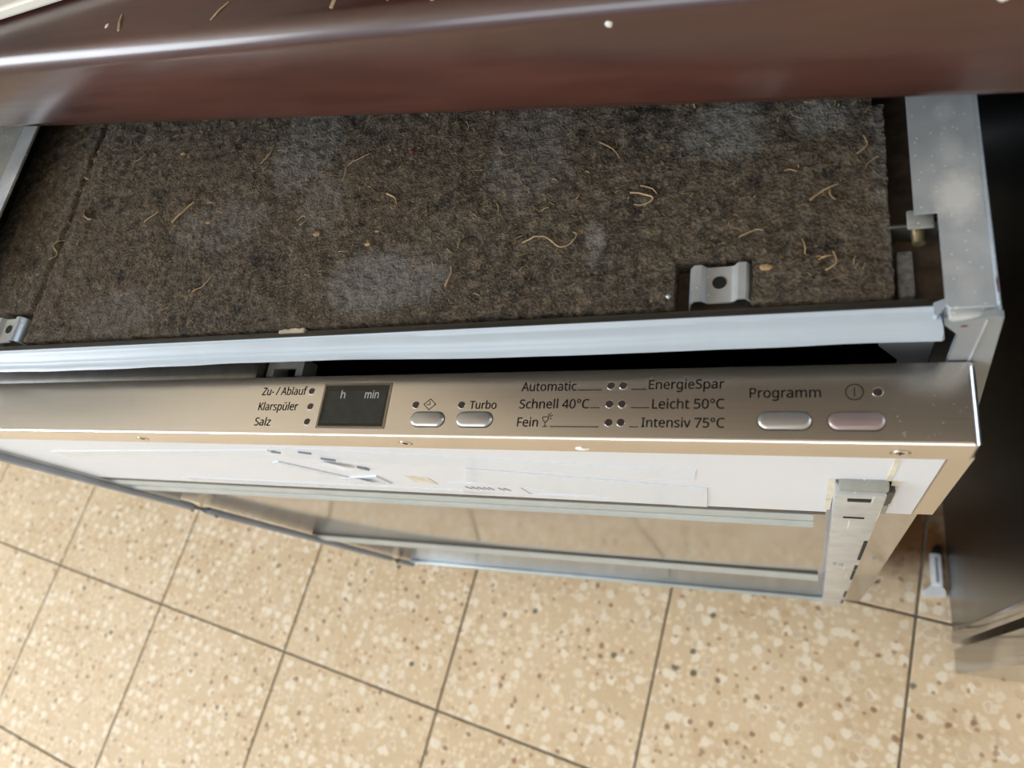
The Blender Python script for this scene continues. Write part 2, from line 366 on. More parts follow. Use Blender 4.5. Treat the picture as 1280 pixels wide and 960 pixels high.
for (x, y, dx, dy, r) in ((-.3200, .1895, -.004, .010, .0007), (-.1975, .1885, .001, .011, .0008), (-.1520, .187, .001, .012, .0009), (-.172, .189, .003, .006, .0004), (-.262, .1895, .006, .009, .0004)):
    wp('splinter', tube([(x, y, zt), (x + dx * .5, y + dy * .5, zt + .0006), (x + dx, y + dy, zt + .0002)], lambda t, r=r: r * (1 - .6 * t), 5), 'splinter_wood')
bd_o = (-.60, .35, zt)
bd = obj('cream_board', bbox((-.13, -.12, .0), (.25, .12, .006), .0015, 2), 'cream_board'); bd.location = (-.5409, .3065, zt + .0012); bd.rotation_euler = (0, 0, math.radians(9.3))
tag(bd, 'flat cream-coloured board lying on top of the brown worktop', 'board')

# ---------------------------------------------------------------- dishwasher
TH = math.radians(9.113)
U = Vector((math.cos(TH), math.sin(TH), 0)); V = Vector((-math.sin(TH), math.cos(TH), 0))
def mw(u, v, z): return U * u + V * v + Vector((0, 0, z))
ORG = (OX, OV, 0)
DW = empty('dishwasher', mw(OX, OV, 0), TH)
tag(DW, 'built-in dishwasher pulled out askew, door ajar, with a stainless control strip and felt-covered top', 'dishwasher')
def dp(name, bm, mat, parent=None, smooth=False): return obj(name, bm, mat, parent or DW, smooth, ORG)
UL, UR = -.5425, .0545

# casing: hollow tub, open to the front
b = bmesh.new()
bbox((UR - .0085, .135, .03), (UR - .0015, .66, .8155), bm=b); bbox((UL + .0015, .135, .03), (UL + .0085, .66, .8155), bm=b)
bbox((UL + .0085, .653, .03), (UR - .0085, .66, .80), bm=b); bbox((UL + .0085, .135, .03), (UR - .0085, .653, .08), bm=b)
body = dp('body', b, 'tub_dark')
dp('top_plate', bbox((UL + .0085, .1345, .790), (UR - .0085, .653, .7965)), 'brown_pad')
for (u, v) in ((UL + .04, .17), (UR - .04, .17), (UL + .04, .62), (UR - .04, .62)):
    ft = disc((u, v, .016), .018, .032); 
    dp('foot', ft, 'tub_dark')

# steel top frames
def frame_right():
    b = prism([(.0341, .60), (.0341, .1581), (.0411, .1581), (.0411, .1226), (.0423, .1214), (UR, .1214), (UR, .60)], .8165, .8175)
    # rounded fold down the outer side
    n = 6; r = .0022; pr = []
    for k in range(n + 1):
        a = math.radians(90 - k * 90 / n); pr.append((UR + r * math.cos(a), .8175 - r + r * math.sin(a)))
    for v0_, v1_ in ((.1214, .60),):
        for k in range(n):
            q = [b.verts.new((pr[k][0], v0_, pr[k][1])), b.verts.new((pr[k + 1][0], v0_, pr[k + 1][1])), b.verts.new((pr[k + 1][0], v1_, pr[k + 1][1])), b.verts.new((pr[k][0], v1_, pr[k][1]))]
            b.faces.new(q)
        bbox((UR + r - .001, v0_, .772), (UR + r, v1_, .8175 - r), bm=b)
    return b
fr = dp('top_frame', frame_right(), 'galvanised', smooth=True)
dp('folded_tab', bbox((.0425, .1196, .8095), (UR + .0018, .135, .8135), .0012, 2), 'galvanised_bright', fr, True)
dp('rust_mark', pebble((UR + .0012, .129, .8170), .0008, (.6, 4.5, .35), 5), 'scrap_red', fr, True)
fl_ = dp('top_frame', prism([(UL, .60), (UL, .1214), (-.503, .1214), (-.503, .17), (-.4829, .17), (-.4829, .60)], .8165, .8175), 'galvanised_dull')
dp('frame_fold', bbox((-.4975, .20, .8175), (-.4829, .60, .8180)), 'galvanised', fl_)
dp('frame_slot', bbox((-.512, .228, .8176), (-.4950, .2440, .8182)), 'hole_black', fl_)

# insulation mat
def crease_u(v): return -.4326 + .0025 * noise.noise(Vector((v * 40, 1.3, 0)))
def cut(u, v):
    if -.0487 < u < -.0194 and v < .1528: return True                # cut-out around the right clip
    if u < -.4325 and v < .1545: return True                         # cut-out around the left clip
    if u > .0272 and .1585 - .004 < v < .1670: return True           # cut-out by the bolt
    if u > .0236 and v > .2172: return True
    return False
def mat_z(u, v):
    z = .8055 + .0007 * noise.noise(Vector((u * 55, v * 55, 0))) + .0007 * noise.noise(Vector((u * 160, v * 160, 4))) + .0007 * noise.noise(Vector((u * 380, v * 380, 9)))
    d = u - crease_u(v)
    z -= .0022 * math.exp(-(d / .0022) ** 2)
    if d < 0: z -= min(.0016, -d * .12)
    d2 = u - (-.405 + .10 * (v - .16)); z -= .0009 * math.exp(-(d2 / .004) ** 2) * max(0, min(1, (v - .19) / .03))
    d3 = u - (-.418); z += .0007 * math.exp(-(d3 / .006) ** 2)
    return z
us = []; u_ = -.5000
while u_ < .0290: us.append(u_); u_ += .0014
vs = []; v_ = .1335
while v_ < .33: vs.append(v_); v_ += .0014
while v_ < .62: vs.append(v_); v_ += .012
b = bmesh.new(); gv = {}
def gvert(i, j):
    if (i, j) not in gv:
        u, v = us[i], vs[j]; jx = .0004
        gv[i, j] = b.verts.new((u + random.uniform(-jx, jx), v + random.uniform(-jx, jx) + (.0006 * noise.noise(Vector((u * 90, 0, 2))) if j == 0 else 0) + (-.0006 * (u + .2) if j == 0 else 0), mat_z(u, v)))
    return gv[i, j]
for i in range(len(us) - 1):
    for j in range(len(vs) - 1):
        if cut((us[i] + us[i + 1]) / 2, (vs[j] + vs[j + 1]) / 2): continue
        b.faces.new((gvert(i, j), gvert(i + 1, j), gvert(i + 1, j + 1), gvert(i, j + 1)))
ed = [e for e in b.edges if e.is_boundary]
ex = bmesh.ops.extrude_edge_only(b, edges=ed)['geom']
for x in ex:
    if isinstance(x, bmesh.types.BMVert): x.co.z = .7965
felt = dp('insulation_mat', b, 'felt', smooth=True)
felt['label'] = 'rough dark brown bitumen felt with tan fibres and grey scuffs'
# loose tan fibres matted into the felt
fb_ = bmesh.new()
for k in range(620):
    u, v = random.uniform(-.49, .022), random.uniform(.137, .31)
    if cut(u, v) or cut(u + .004, v) or cut(u, v - .004) or cut(u - .004, v): continue
    a = random.uniform(0, 6.28); L = random.choice((.0012, .0018, .0025, .004)) * random.uniform(.7, 1.3); cv = random.uniform(-900, 900) * .5; pts = []; x, y = u, v
    n = 5
    for s_ in range(n):
        pts.append((x, y, mat_z(x, y) + .0004 + .0003 * math.sin(s_)))
        x += math.cos(a) * L / n * 1.6; y += math.sin(a) * L / n * 1.6; a += cv * L / n
    r = random.uniform(.00008, .00022); tube(pts, r, 3, fb_)
tag(dp('fibres', fb_, 'fibre_tan', felt, True), kind='stuff')
strands = [([(-.1170, .1690), (-.1105, .1715), (-.1050, .1700), (-.1000, .1655), (-.0950, .1660), (-.0920, .1700), (-.0940, .1725)], .00035),
           ([(-.0700, .1890), (-.0650, .1880), (-.0600, .1850), (-.0630, .1825), (-.0680, .1830)], .0004),
           ([(-.4200, .2240), (-.4175, .2195), (-.4130, .2165), (-.4105, .2165)], .0005),
           ([(-.2245, .2180), (-.2235, .2270), (-.2180, .2300), (-.2110, .2325)], .00028),
           ([(-.0660, .1925), (-.0610, .1905), (-.0585, .1870)], .0003), ([(-.3400, .2060), (-.3320, .2130), (-.3270, .2180)], .0006), ([(-.3620, .2080), (-.3540, .2150)], .0005),
           ([(-.2480, .1960), (-.2440, .1985), (-.2420, .1955), (-.2450, .1925)], .0003), ([(.0010, .1760), (.0060, .1800), (.0110, .1820)], .0004),
           ([(-.3060, .1580), (-.2990, .1625), (-.2960, .1680)], .0003), ([(-.4360, .1900), (-.4330, .1950), (-.4380, .2010), (-.4320, .2050)], .0004),
           ([(-.4350, .2520), (-.4300, .2500), (-.4320, .2580)], .0004), ([(-.3900, .2560), (-.3840, .2600), (-.3800, .2680)], .00025), ([(-.1950, .2060), (-.1900, .2030), (-.1880, .1990)], .0005),
           ([(-.0250, .1620), (-.0190, .1650), (-.0160, .1640)], .0003), ([(.0060, .1450), (.0095, .1480), (.0085, .1530)], .0004), ([(-.1520, .1500), (-.1500, .1560), (-.1510, .1600)], .0005),
           ([(-.0860, .2180), (-.0800, .2140), (-.0760, .2080)], .00028), ([(-.2850, .2380), (-.2800, .2440), (-.2790, .2500)], .0004), ([(.0180, .1950), (.0215, .1985), (.0205, .2030)], .0003)]
for P, r in strands:
    pts = [(p.x, p.y, mat_z(p.x, p.y) + .0006) for p in catmull([(a, c_, 0) for a, c_ in P], 5)]
    dp('fibre_strand', tube(pts, lambda t, r=r: r * (1.1 - .5 * t), 5), 'fibre_light', felt, True)
dp('red_scrap', pebble((-.1858, .2304, mat_z(-.1858, .2304) + .0003), .0018, (1, .9, .3), 8), 'scrap_red', felt, True)
for (u, v, r) in ((-.2330, .1865, .0022), (-.3120, .2030, .0020), (-.1960, .1840, .0014), (-.0150, .1480, .0024), (-.2000, .1770, .0018), (-.3500, .2560, .0022)):
    dp('chaff', pebble((u, v, mat_z(u, v) + .0002), r, (1, .6, .22), u * 50), 'fibre_tan', felt, True)
dp('grit', pebble((-.0507, .1370, .8075), .0010, (1, 1, .8), 4), 'galvanised_bright', felt, True)

# hat-shaped fixing clips in the felt's cut-outs
def hat_clip(uc, v0_, v1_, wdt):
    h = wdt / 2; pr = [(-h, .7985), (-h * .93, .8035), (-h * .78, .8062), (-h * .55, .8062), (-h * .42, .8040), (-h * .30, .8036), (h * .30, .8036), (h * .42, .8040), (h * .55, .8062), (h * .78, .8062), (h * .93, .8035), (h, .7985)]
    b = bmesh.new(); t = .0011; nv = 2
    rows = []
    for v in (v0_, v1_): rows.append(([b.verts.new((uc + p[0], v, p[1])) for p in pr], [b.verts.new((uc + p[0] * .96, v, p[1] - t)) for p in pr]))
    n = len(pr)
    for k in range(n - 1):
        b.faces.new((rows[0][0][k], rows[0][0][k + 1], rows[1][0][k + 1], rows[1][0][k])); b.faces.new((rows[0][1][k], rows[0][1][k + 1], rows[1][1][k + 1], rows[1][1][k]))
        for s_ in (0, 1): b.faces.new((rows[s_][0][k], rows[s_][0][k + 1], rows[s_][1][k + 1], rows[s_][1][k]))
    for k in (0, n - 1): b.faces.new((rows[0][0][k], rows[1][0][k], rows[1][1][k], rows[0][1][k]))
    return b
for uc in (-.0318, -.4510):
    cl = dp('fixing_clip', hat_clip(uc, .1352, .1508, .0250), 'galvanised_bright', smooth=True)
    hb = disc((uc - .0003, .1438, .8036), .0027, .0006, n=24)
    dp('screw_hole', hb, 'hole_black', cl)
# bolt bracket at the frame notch
bk = dp('bolt_bracket', bbox((.0272, .1598, .7975), (.0432, .1612, .8070), .0003, 1), 'liner_steel')
dp('bracket_fold', bbox((.0330, .1585, .8062), (.0415, .1660, .8080), .0006, 2), 'galvanised_dull', bk, True)
dp('bolt', disc((.0368, .1572, .8030), .0024, .0050, 'y', 18, .0003), 'brass', bk, True)
dp('scuffed_flap', bbox((.0295, .1350, .7970), (.0352, .1540, .8004), .0012, 2), 'felt_scuff', felt, True)

# front channel and door seal
def sweep(profile, u0, u1, n, wave=None, slant=None):
    b = bmesh.new(); rows = []
    for i in range(n + 1):
        t = i / n; u = u0 + (u1 - u0) * t; row = []
        for k, (v, z) in enumerate(profile):
            dv, dz = wave(u, k) if wave else (0, 0)
            du = slant(k) * max(0, (t - .98) / .02) if slant else 0
            row.append(b.verts.new((u + du, v + dv, z + dz)))
        rows.append(row)
    m_ = len(profile)
    for i in range(n):
        for k in range(m_ - 1): b.faces.new((rows[i][k], rows[i][k + 1], rows[i + 1][k + 1], rows[i + 1][k]))
    return b, rows
b = bmesh.new(); bbox((UL + .004, .1262, .7985), (.0385, .1305, .8052), .0008, 2, b); bbox((UL + .004, .1302, .797), (.0385, .1325, .8030), bm=b)
dp('front_channel', b, 'channel_and_shade', smooth=True)
sp_ = [(.1280, .8045), (.1278, .8068), (.1272, .8074), (.1266, .8068), (.1262, .8056), (.1252, .8050), (.1235, .8042), (.1218, .8026), (.1203, .8000), (.1193, .7965), (.1188, .7962), (.1192, .7985), (.1205, .8012), (.1230, .8030), (.1255, .8036), (.1280, .8036)]
def swave(u, k):
    a = .0006 * math.sin(u * 21 + .4) + .0004 * noise.noise(Vector((u * 30, k * .05, 0)))
    g_ = min(1, max(0, (k - 3) / 6)); return (a * g_ + .0009 * (-(u + .2)) * 1.0 * (1 if u < -.2 else .2), .3 * a * g_)
b, rows = sweep(sp_, UL + .004, .0395, 90, swave, lambda k: .0038 * min(1, max(0, (k - 2) / 7)) if k < 10 else .0030)
for r_ in (rows[0], rows[-1]): b.faces.new(r_)
dp('door_seal', b, 'seal_plastic', smooth=True)
dp('seal_end', prism([(.0392, .1285), (.0425, .1298), (.0462, .1282), (.0452, .1262), (.0428, .1268), (.0400, .1235), (.0390, .1240)], .7975, .8075), 'seal_plastic')
cc = dp('cream_clip', bbox((-.2425, .1312, .7990), (-.2270, .1342, .8042), .0006, 2), 'clip_cream')

# front corner plates of the casing
def corner(s, u_out_t, u_out_b, u_in):
    b = prism([(u_in - .0052 * s, .8095), (u_out_t - .002 * s, .8150), (u_out_t, .8136), (u_out_b, .70), (u_in, .70), (u_in, .8010)], .1190, .1215, 'v'); return b
cp = dp('corner_plate', corner(1, .0575, .0668, .0467), 'flange_plastic')
dp('plate_ridge', bbox((.0528, .1184, .70), (.0533, .1192, .8125)), 'galvanised_bright', cp)
dp('rust_spot', pebble((.0473, .1189, .8082), .0009, (1.3, .3, .6), 6), 'scrap_red', cp, True)
dp('corner_plate', corner(-1, UL - .003, UL - .011, UL + .008), 'flange_plastic')
dp('tub_rim', prism([(.0250, .770), (.0250, .7865), (.0440, .7930), (.0440, .690), (.0330, .690), (.0330, .755)], .1300, .1320, 'v'), 'gasket_grey')

# ---------------------------------------------------------------- control panel
PZ = .780; PF, PB = .0864, .1180; PL, PR = -.5400, .0552
b = bmesh.new(); bmesh.ops.create_cube(b, size=1)
lo, hi = (PL, PF, .7625), (PR, PB, PZ)
for v in b.verts: v.co = Vector([(lo[i] + hi[i]) / 2 + v.co[i] * (hi[i] - lo[i]) for i in range(3)])
es = [e for e in b.edges if all(abs(v.co.z - PZ) < 1e-6 for v in e.verts) and not all(abs(v.co.y - PB) < 1e-6 for v in e.verts)]
es += [e for e in b.edges if all(abs(v.co.x - PR) < 1e-6 and abs(v.co.y - PF) < 1e-6 for v in e.verts)]
e2 = [e for e in es if all(abs(v.co.x - PR) < 1e-6 for v in e.verts)]; es = [e for e in es if e not in e2]
bmesh.ops.bevel(b, geom=e2, offset=.0030, segments=6, affect='EDGES', profile=.5)
es = [e for e in b.edges if all(abs(v.co.y - PF) < 1e-6 for v in e.verts) and max(v.co.z for v in e.verts) > PZ - .0032 and min(v.co.z for v in e.verts) > .765]
bmesh.ops.bevel(b, geom=es, offset=.0015, segments=5, affect='EDGES', profile=.5)
for a, c_ in ((.0472, PR), (PL, PL + .008)):
    l2 = prism([(a, .7630), (c_, .7630), (c_, .6522), (a - (.0006 if a > 0 else 0), .6522)], PF + .0002, PF + .012, 'v')
    for v in l2.verts: v.co.y += .025 * (.78 - v.co.z)
    me = bpy.data.meshes.new('t'); l2.to_mesh(me); l2.free(); b.from_mesh(me)
cpn = dp('control_panel', b, 'brushed_steel', smooth=True)
cpn['label'] = 'brushed stainless strip with buttons, lamps and German lettering'
def cpart(name, bm, mat, smooth=False): return dp(name, bm, mat, cpn, smooth)

def stadium(u0, u1, v0_, v1_, z0, z1, inset=0.0, n=10, rings=None):
    r = (v1_ - v0_) / 2; vc = (v0_ + v1_) / 2; b = bmesh.new(); out = []
    def ring(ins, z):
        rr = r - ins; pts = []
        for k in range(n + 1): a = math.radians(-90 + 180 * k / n); pts.append((u1 - r + rr * math.cos(a), vc + rr * math.sin(a), z))
        for k in range(n + 1): a = math.radians(90 + 180 * k / n); pts.append((u0 + r + rr * math.cos(a), vc + rr * math.sin(a), z))
        return [b.verts.new(p) for p in pts]
    rs = [ring(i_, z_) for i_, z_ in (rings or [(0, z0), (0, z1)])]
    for a, c_ in zip(rs, rs[1:]):
        for k in range(len(a)): b.faces.new((a[k], a[(k + 1) % len(a)], c_[(k + 1) % len(a)], c_[k]))
    b.faces.new(rs[-1]); b.faces.new(rs[0][::-1]); return b
for (u0, u1, mt) in ((-.1729, -.1556, 'button_silver'), (-.1492, -.1314, 'button_silver'), (-.0190, .0003, 'button_silver'), (.0059, .0251, 'button_rose')):
    s = cpart('button_slot', stadium(u0 - .0003, u1 + .0003, .0913, .0991, PZ - .001, PZ + .00008), 'hole_black')
    t = PZ
    bt = cpart('button', stadium(u0, u1, .0917, .0988, t, t, rings=[(0, t - .001), (0, t + .0009), (.00025, t + .0013), (.0007, t + .00165), (.0013, t + .0018)]), mt, True)
    if mt == 'button_rose': bt['label'] = 'worn rose-tinted power button'
for (u, v) in ((-.2338, .1100), (-.2325, .1018), (-.2323, .0937), (-.1719, .1024), (-.1479, .1023), (-.0784, .1107), (-.0731, .1107), (-.0784, .1024), (-.0730, .1024), (-.0781, .0942), (-.0729, .0943), (.0231, .1067)):
    cpart('indicator_lamp', disc((u, v, PZ + .0001), .0016, .0004, n=20), 'led_dark')
    rg = bmesh.new(); tube([(u + .00172 * math.cos(k * math.pi / 10), v + .00172 * math.sin(k * math.pi / 10), PZ + .00005) for k in range(21)], .00016, 5, rg); cpart('lamp_rim', rg, 'brushed_steel', True)
# display window
b = bmesh.new(); du0, du1, dv0, dv1 = -.2252, -.1880, .0914, .1127; t = .0011
for a, c_ in (((du0 - t, dv0 - t, PZ - .001), (du1 + t, dv0, PZ + .0004)), ((du0 - t, dv1, PZ - .001), (du1 + t, dv1 + t, PZ + .0004)), ((du0 - t, dv0, PZ - .001), (du0, dv1, PZ + .0004)), ((du1, dv0, PZ - .001), (du1 + t, dv1, PZ + .0004))): bbox(a, c_, bm=b)
cpart('display_bezel', b, 'bezel')
cpart('display', bbox((du0, dv0, PZ - .001), (du1, dv1, PZ + .00015)), 'display_glass')
cpart('display_mask', bbox((du0 + .0022, dv0 + .0015, PZ + .0001), (du1 - .0012, dv1 - .0030, PZ + .0002)), 'display_mask')

FONT = None
try:                                                   # the grotesque that ships with Blender, if present
    import os
    _fp = os.path.join(bpy.utils.system_resource('DATAFILES', path='fonts'), 'NotoSansHebrew-Regular.woff2')
    if os.path.exists(_fp): FONT = bpy.data.fonts.load(_fp)
except Exception: FONT = None
def text_mesh(s):
    cu = bpy.data.curves.new('t', 'FONT'); cu.body = s; cu.size = 1.0; cu.resolution_u = 3
    if FONT: cu.font = FONT
    o = bpy.data.objects.new('t', cu); C.objects.link(o); bpy.context.view_layer.update()
    me = bpy.data.meshes.new_from_object(o.evaluated_get(bpy.context.evaluated_depsgraph_get()))
    bpy.data.objects.remove(o); return me
hm = text_mesh('H'); CAP = max(v.co.y for v in hm.vertices)
def lettering(s, u0, u1, vb, cap, mat='ink_black', z=PZ + .0001, bold=0.0):
    me = text_mesh(s); xs = [v.co.x for v in me.vertices]; x0, x1 = min(xs), max(xs)
    for v in me.vertices:
        v.co = Vector((u0 + (v.co.x - x0) / (x1 - x0) * (u1 - u0), vb + v.co.y / CAP * cap, z)) - Vector(ORG)
    vs_ = [v.co.copy() for v in me.vertices]; fs_ = [tuple(p.vertices) for p in me.polygons]; n_ = len(vs_); V3, F3 = [], []
    for k, (a, c_) in enumerate(((-.00007, 0), (.00007, 0), (0, -.00005), (0, .00005))):       # slightly bolder strokes
        V3 += [v + Vector((a, c_, k * 2e-6)) for v in vs_]; F3 += [tuple(i + k * n_ for i in f) for f in fs_]
    bpy.data.meshes.remove(me); me = bpy.data.meshes.new('lettering'); me.from_pydata(V3, [], F3)
    return link('lettering', me, mat, cpn)
R1, R2, R3_ = .1083, .1001, .0919
lettering('Zu- / Ablauf', -.2652, -.2370, .1081, .0042); lettering('Klarspüler', -.2652, -.2403, .0998, .0042); lettering('Salz', -.2652, -.2551, .0915, .0042)
lettering('h', -.2153, -.2128, .1059, .0040, 'ink_grey', PZ + .0003); lettering('min', -.2012, -.1934, .1058, .0040, 'ink_grey', PZ + .0003)
lettering('Turbo', -.1437, -.1304, .1004, .0037)
lettering('Automatic', -.1192, -.0938, .1087, .0041); lettering('Schnell 40°C', -.1192, -.0874, .1005, .0041); lettering('Fein', -.1192, -.1096, .0921, .0041)
lettering('EnergieSpar', -.0622, -.0319, .1089, .0040); lettering('Leicht 50°C', -.0603, -.0317, .1003, .0041); lettering('Intensiv 75°C', -.0643, -.0315, .0923, .0040)
lettering('Programm', -.0221, .0037, .1048, .0040)
def stroke(pts, w=.00028, name='printed_symbol', z=PZ + .0001, closed=False, mat='ink_black'):
    b = bmesh.new(); P = list(pts) + ([pts[0]] if closed else [])
    for (a, c_) in zip(P, P[1:]):
        a, c_ = Vector((*a, 0)), Vector((*c_, 0)); d = (c_ - a).normalized(); n = Vector((-d.y, d.x, 0)) * w / 2; a = a - d * w / 2; c_ = c_ + d * w / 2
        b.faces.new([b.verts.new(x + Vector((0, 0, z))) for x in (a + n, a - n, c_ - n, c_ + n)])
    return b
for (u0, u1, v) in ((-.0931, -.0824, .1089), (-.0866, -.0828, .1007), (-.1037, -.0824, .0922), (-.0693, -.0632, .1089), (-.0690, -.0617, .1007), (-.0691, -.0658, .0923)):
    cpart('printed_line', stroke([(u0, v), (u1, v)], .00036), 'ink_black')
# diamond with clock hands, power sign, wine glass
cu_, cv_ = -.1645, .1026; cpart('timer_symbol', stroke([(cu_ - .0031, cv_), (cu_, cv_ + .0027), (cu_ + .0031, cv_), (cu_, cv_ - .0027)], .00034, closed=True), 'ink_black')
cpart('timer_symbol', stroke([(cu_ - .0014, cv_ - .0001), (cu_, cv_ - .0001), (cu_, cv_ + .0013)], .00034), 'ink_black')
pu, pv = .0153, .1068; cpart('power_symbol', stroke([(pu + .0030 * math.cos(k * math.pi / 14), pv + .0031 * math.sin(k * math.pi / 14)) for k in range(28)], .0003, closed=True), 'ink_black')
cpart('power_symbol', stroke([(pu, pv - .0016), (pu, pv + .0016)], .0003), 'ink_black')
g0 = -.1063
cpart('glass_symbol', stroke([(g0 - .0013, .0966), (g0 + .0013, .0966), (g0 + .0013, .0955), (g0 + .0005, .0944), (g0, .0942), (g0 - .0005, .0944), (g0 - .0013, .0955)], .00034, closed=True), 'ink_black')
cpart('glass_symbol', stroke([(g0, .0942), (g0, .0922), (g0 - .0010, .0922), (g0 + .0010, .0922)], .00034), 'ink_black')
for a, c_ in (((g0 + .0017, .0972), (g0 + .0022, .0984)), ((g0 + .0020, .0967), (g0 + .0031, .0974)), ((g0 + .0019, .0960), (g0 + .0028, .0957)), ((g0 + .0011, .0972), (g0 + .0011, .0979))):
    cpart('glass_symbol', stroke([a, c_], .00028), 'ink_black')
# countersunk screws in the front lip
for k, (u, z) in enumerate(((-.1796, .7705), (-.3526, .7700), (.0304, .7698))):
    sc = cpart('screw', disc((u, PF, z), .0031, .0006, 'y', 22, .0002), 'screw_metal', True)
    bb = bmesh.new(); bbox((u - .0013, PF - .00045, z - .00035), (u + .0013, PF - .0002, z + .00035), bm=bb); bbox((u - .00035, PF - .00045, z - .0013), (u + .00035, PF - .0002, z + .0013), bm=bb)
    cpart('screw_recess', bb, 'hole_black')
    cpart('screw_recess', disc((u, PF + .0001, z), .0036, .0003, 'y', 22), 'bezel')
cpart('painted_screw', pebble((-.0925, PF, .7672), .0028, (1.15, .28, .8), 9), 'paint_white', True)

# specks of dust on the right end of the strip
b = bmesh.new(); rr = random.Random(3)
for k in range(46):
    u, v = (rr.uniform(.022, .052), rr.uniform(.089, .116)) if k < 32 else (rr.uniform(-.08, .02), rr.uniform(.1125, .1165))
    r = rr.uniform(.00008, .00020); a = rr.uniform(0, 6.28)
    b.faces.new([b.verts.new((u + r * q * math.cos(a + t), v + r * math.sin(a + t), PZ + .00006)) for t, q in ((0, 1.8), (1.57, 1), (3.14, 1.8), (4.71, 1))])
tag(cpart('dust_specks', b, 'dust_grey'), kind='stuff')

# ---------------------------------------------------------------- door leaf below the panel
def dv(z): return .08607 + .025 * (.78 - z)
def lean(b):
    for v in b.verts: v.co.y += dv(v.co.z)
    return b
DL, DR, DB = -.5400, .0500, .110
door = dp('door', lean(bbox((DL, .0015, DB), (DR, .026, .7640), .0015, 2)), 'door_steel', smooth=True)
door['label'] = 'stainless door leaf with white upper sheet and bare metal below'
def dd(name, bm, mat, smooth=False, parent=None): return dp(name, lean(bm), mat, door, smooth)
dd('inner_liner', bbox((DL + .006, .0322, DB + .02), (-.276, .056, .7765), .004, 2), 'liner_steel', True)
dd('inner_liner', bbox((-.275, .0265, DB + .02), (DR - .02, .050, .735), .004, 2), 'tub_dark', True)
sh = prism([(DL + .001, .7640), (.0462, .7640), (.0458, .6515), (.0330, .6515), (.0320, .7230), (.0085, .7230), (.0068, .6470), (DL + .001, .6455)], .0004, .0016, 'v')
dd('white_sheet', sh, 'white_sheet')
# yellowed glue beside the hinge strip
for poly in ([(.0068, .7240), (.0098, .7240), (.0085, .655), (.0058, .655)], [(.0296, .7600), (.0315, .7600), (.0312, .7240), (.0292, .7240)], [(.0315, .7235), (.0355, .7235), (.0352, .7150), (.0318, .7150)], [(-.152, .690), (-.140, .694), (-.137, .686), (-.150, .682)], [(-.4716, .7300), (-.4480, .7290), (-.4500, .7220), (-.4730, .7220)], [(-.222, .697), (-.208, .694), (-.210, .676), (-.224, .680)]):
    dd('glue_residue', prism(poly, .0001, .0005, 'v'), 'residue')
# mounting strip
st = dd('mounting_strip', bbox((.0092, -.0062, .114), (.0297, .0015, .7190), .0008, 2), 'galvanised_bright', True)
dd('strip_cap', bbox((.0110, -.0040, .7190), (.0304, .0020, .7245), .0008, 2), 'galvanised_dull', True)
dd('strip_side', bbox((.0300, -.0030, .6900), (.0335, .0010, .7150), .0006, 1), 'channel_and_shade')
dd('strip_side', bbox((.0298, -.0035, .6680), (.0330, .0012, .6860), .0006, 1), 'galvanised_dull')
for (u0, u1, z0, z1) in ((.0145, .0240, .7095, .7150), (.0140, .0235, .6690, .6718)):
    dd('strip_slot', bbox((u0, -.0066, z0), (u1, -.0060, z1), .0002, 1), 'hole_black')
for (z0, z1) in ((.52, .60), (.40, .46), (.465, .49), (.24, .30), (.16, .20)):
    dd('strip_slot', bbox((.0272, -.0066, z0), (.0292, -.0060, z1), .0002, 1), 'hole_black')
for (u0, u1, z) in ((.0130, .0155, .485), (.0170, .0200, .482), (.0395, .0420, .47)):
    dd('scratch_mark', bbox((u0, -.0065 if u0 < .03 else .0012, z), (u1, -.0061 if u0 < .03 else .0016, z + .012)), 'gasket_grey')
# horizontal rails
def rail(u0, u1, zc, h, d):
    n = 8; pr = [(-d * math.sin(math.pi * k / n), zc + h / 2 - h * k / n) for k in range(n + 1)]
    b = prism([(.0016, zc + h / 2)] + pr + [(.0016, zc - h / 2)], u0, u1, 'u'); return b
dd('painted_shade', bbox((DL + .001, .0002, .6400), (.0065, .0016, .6460)), 'channel_and_shade')  # dark strip painted in for the shadow under the white sheet
dd('rail', rail(DL + .003, .0005, .6310, .0160, .0016), 'rail_metal', True)
dd('rail', rail(DL + .003, .0005, .6110, .0140, .0020), 'rail_metal', True)
dd('rail', rail(DL + .003, .0040, .3360, .034, .0028), 'rail_metal', True)
dd('painted_shade', bbox((DL + .003, .0006, .3535), (.0040, .0016, .3590)), 'channel_and_shade')  # dark strip in place of the shade line above the lower rail
dd('bottom_lip', bbox((DL + .003, -.0020, DB), (.0290, .0015, DB + .016), .001, 2), 'rail_metal', True)
# grey edge gasket down the left side
zs = [.7560 - k * (.756 - .112) / 30 for k in range(31)]
gk = tube([(DL + .0005 + .0010 * math.sin(z * 9), -.0032, z) for z in zs], .0036, 8); dd('edge_gasket', gk, 'gasket_grey', True)
dd('edge_strip', bbox((DL - .003, -.0015, .56), (DL + .0035, .0020, .756), .0005, 1), 'galvanised_bright')
for z in (.5409, .5097): dd('gasket_hole', disc((DL + .002, -.0072, z), .0016, .0010, 'y', 14), 'hole_black')
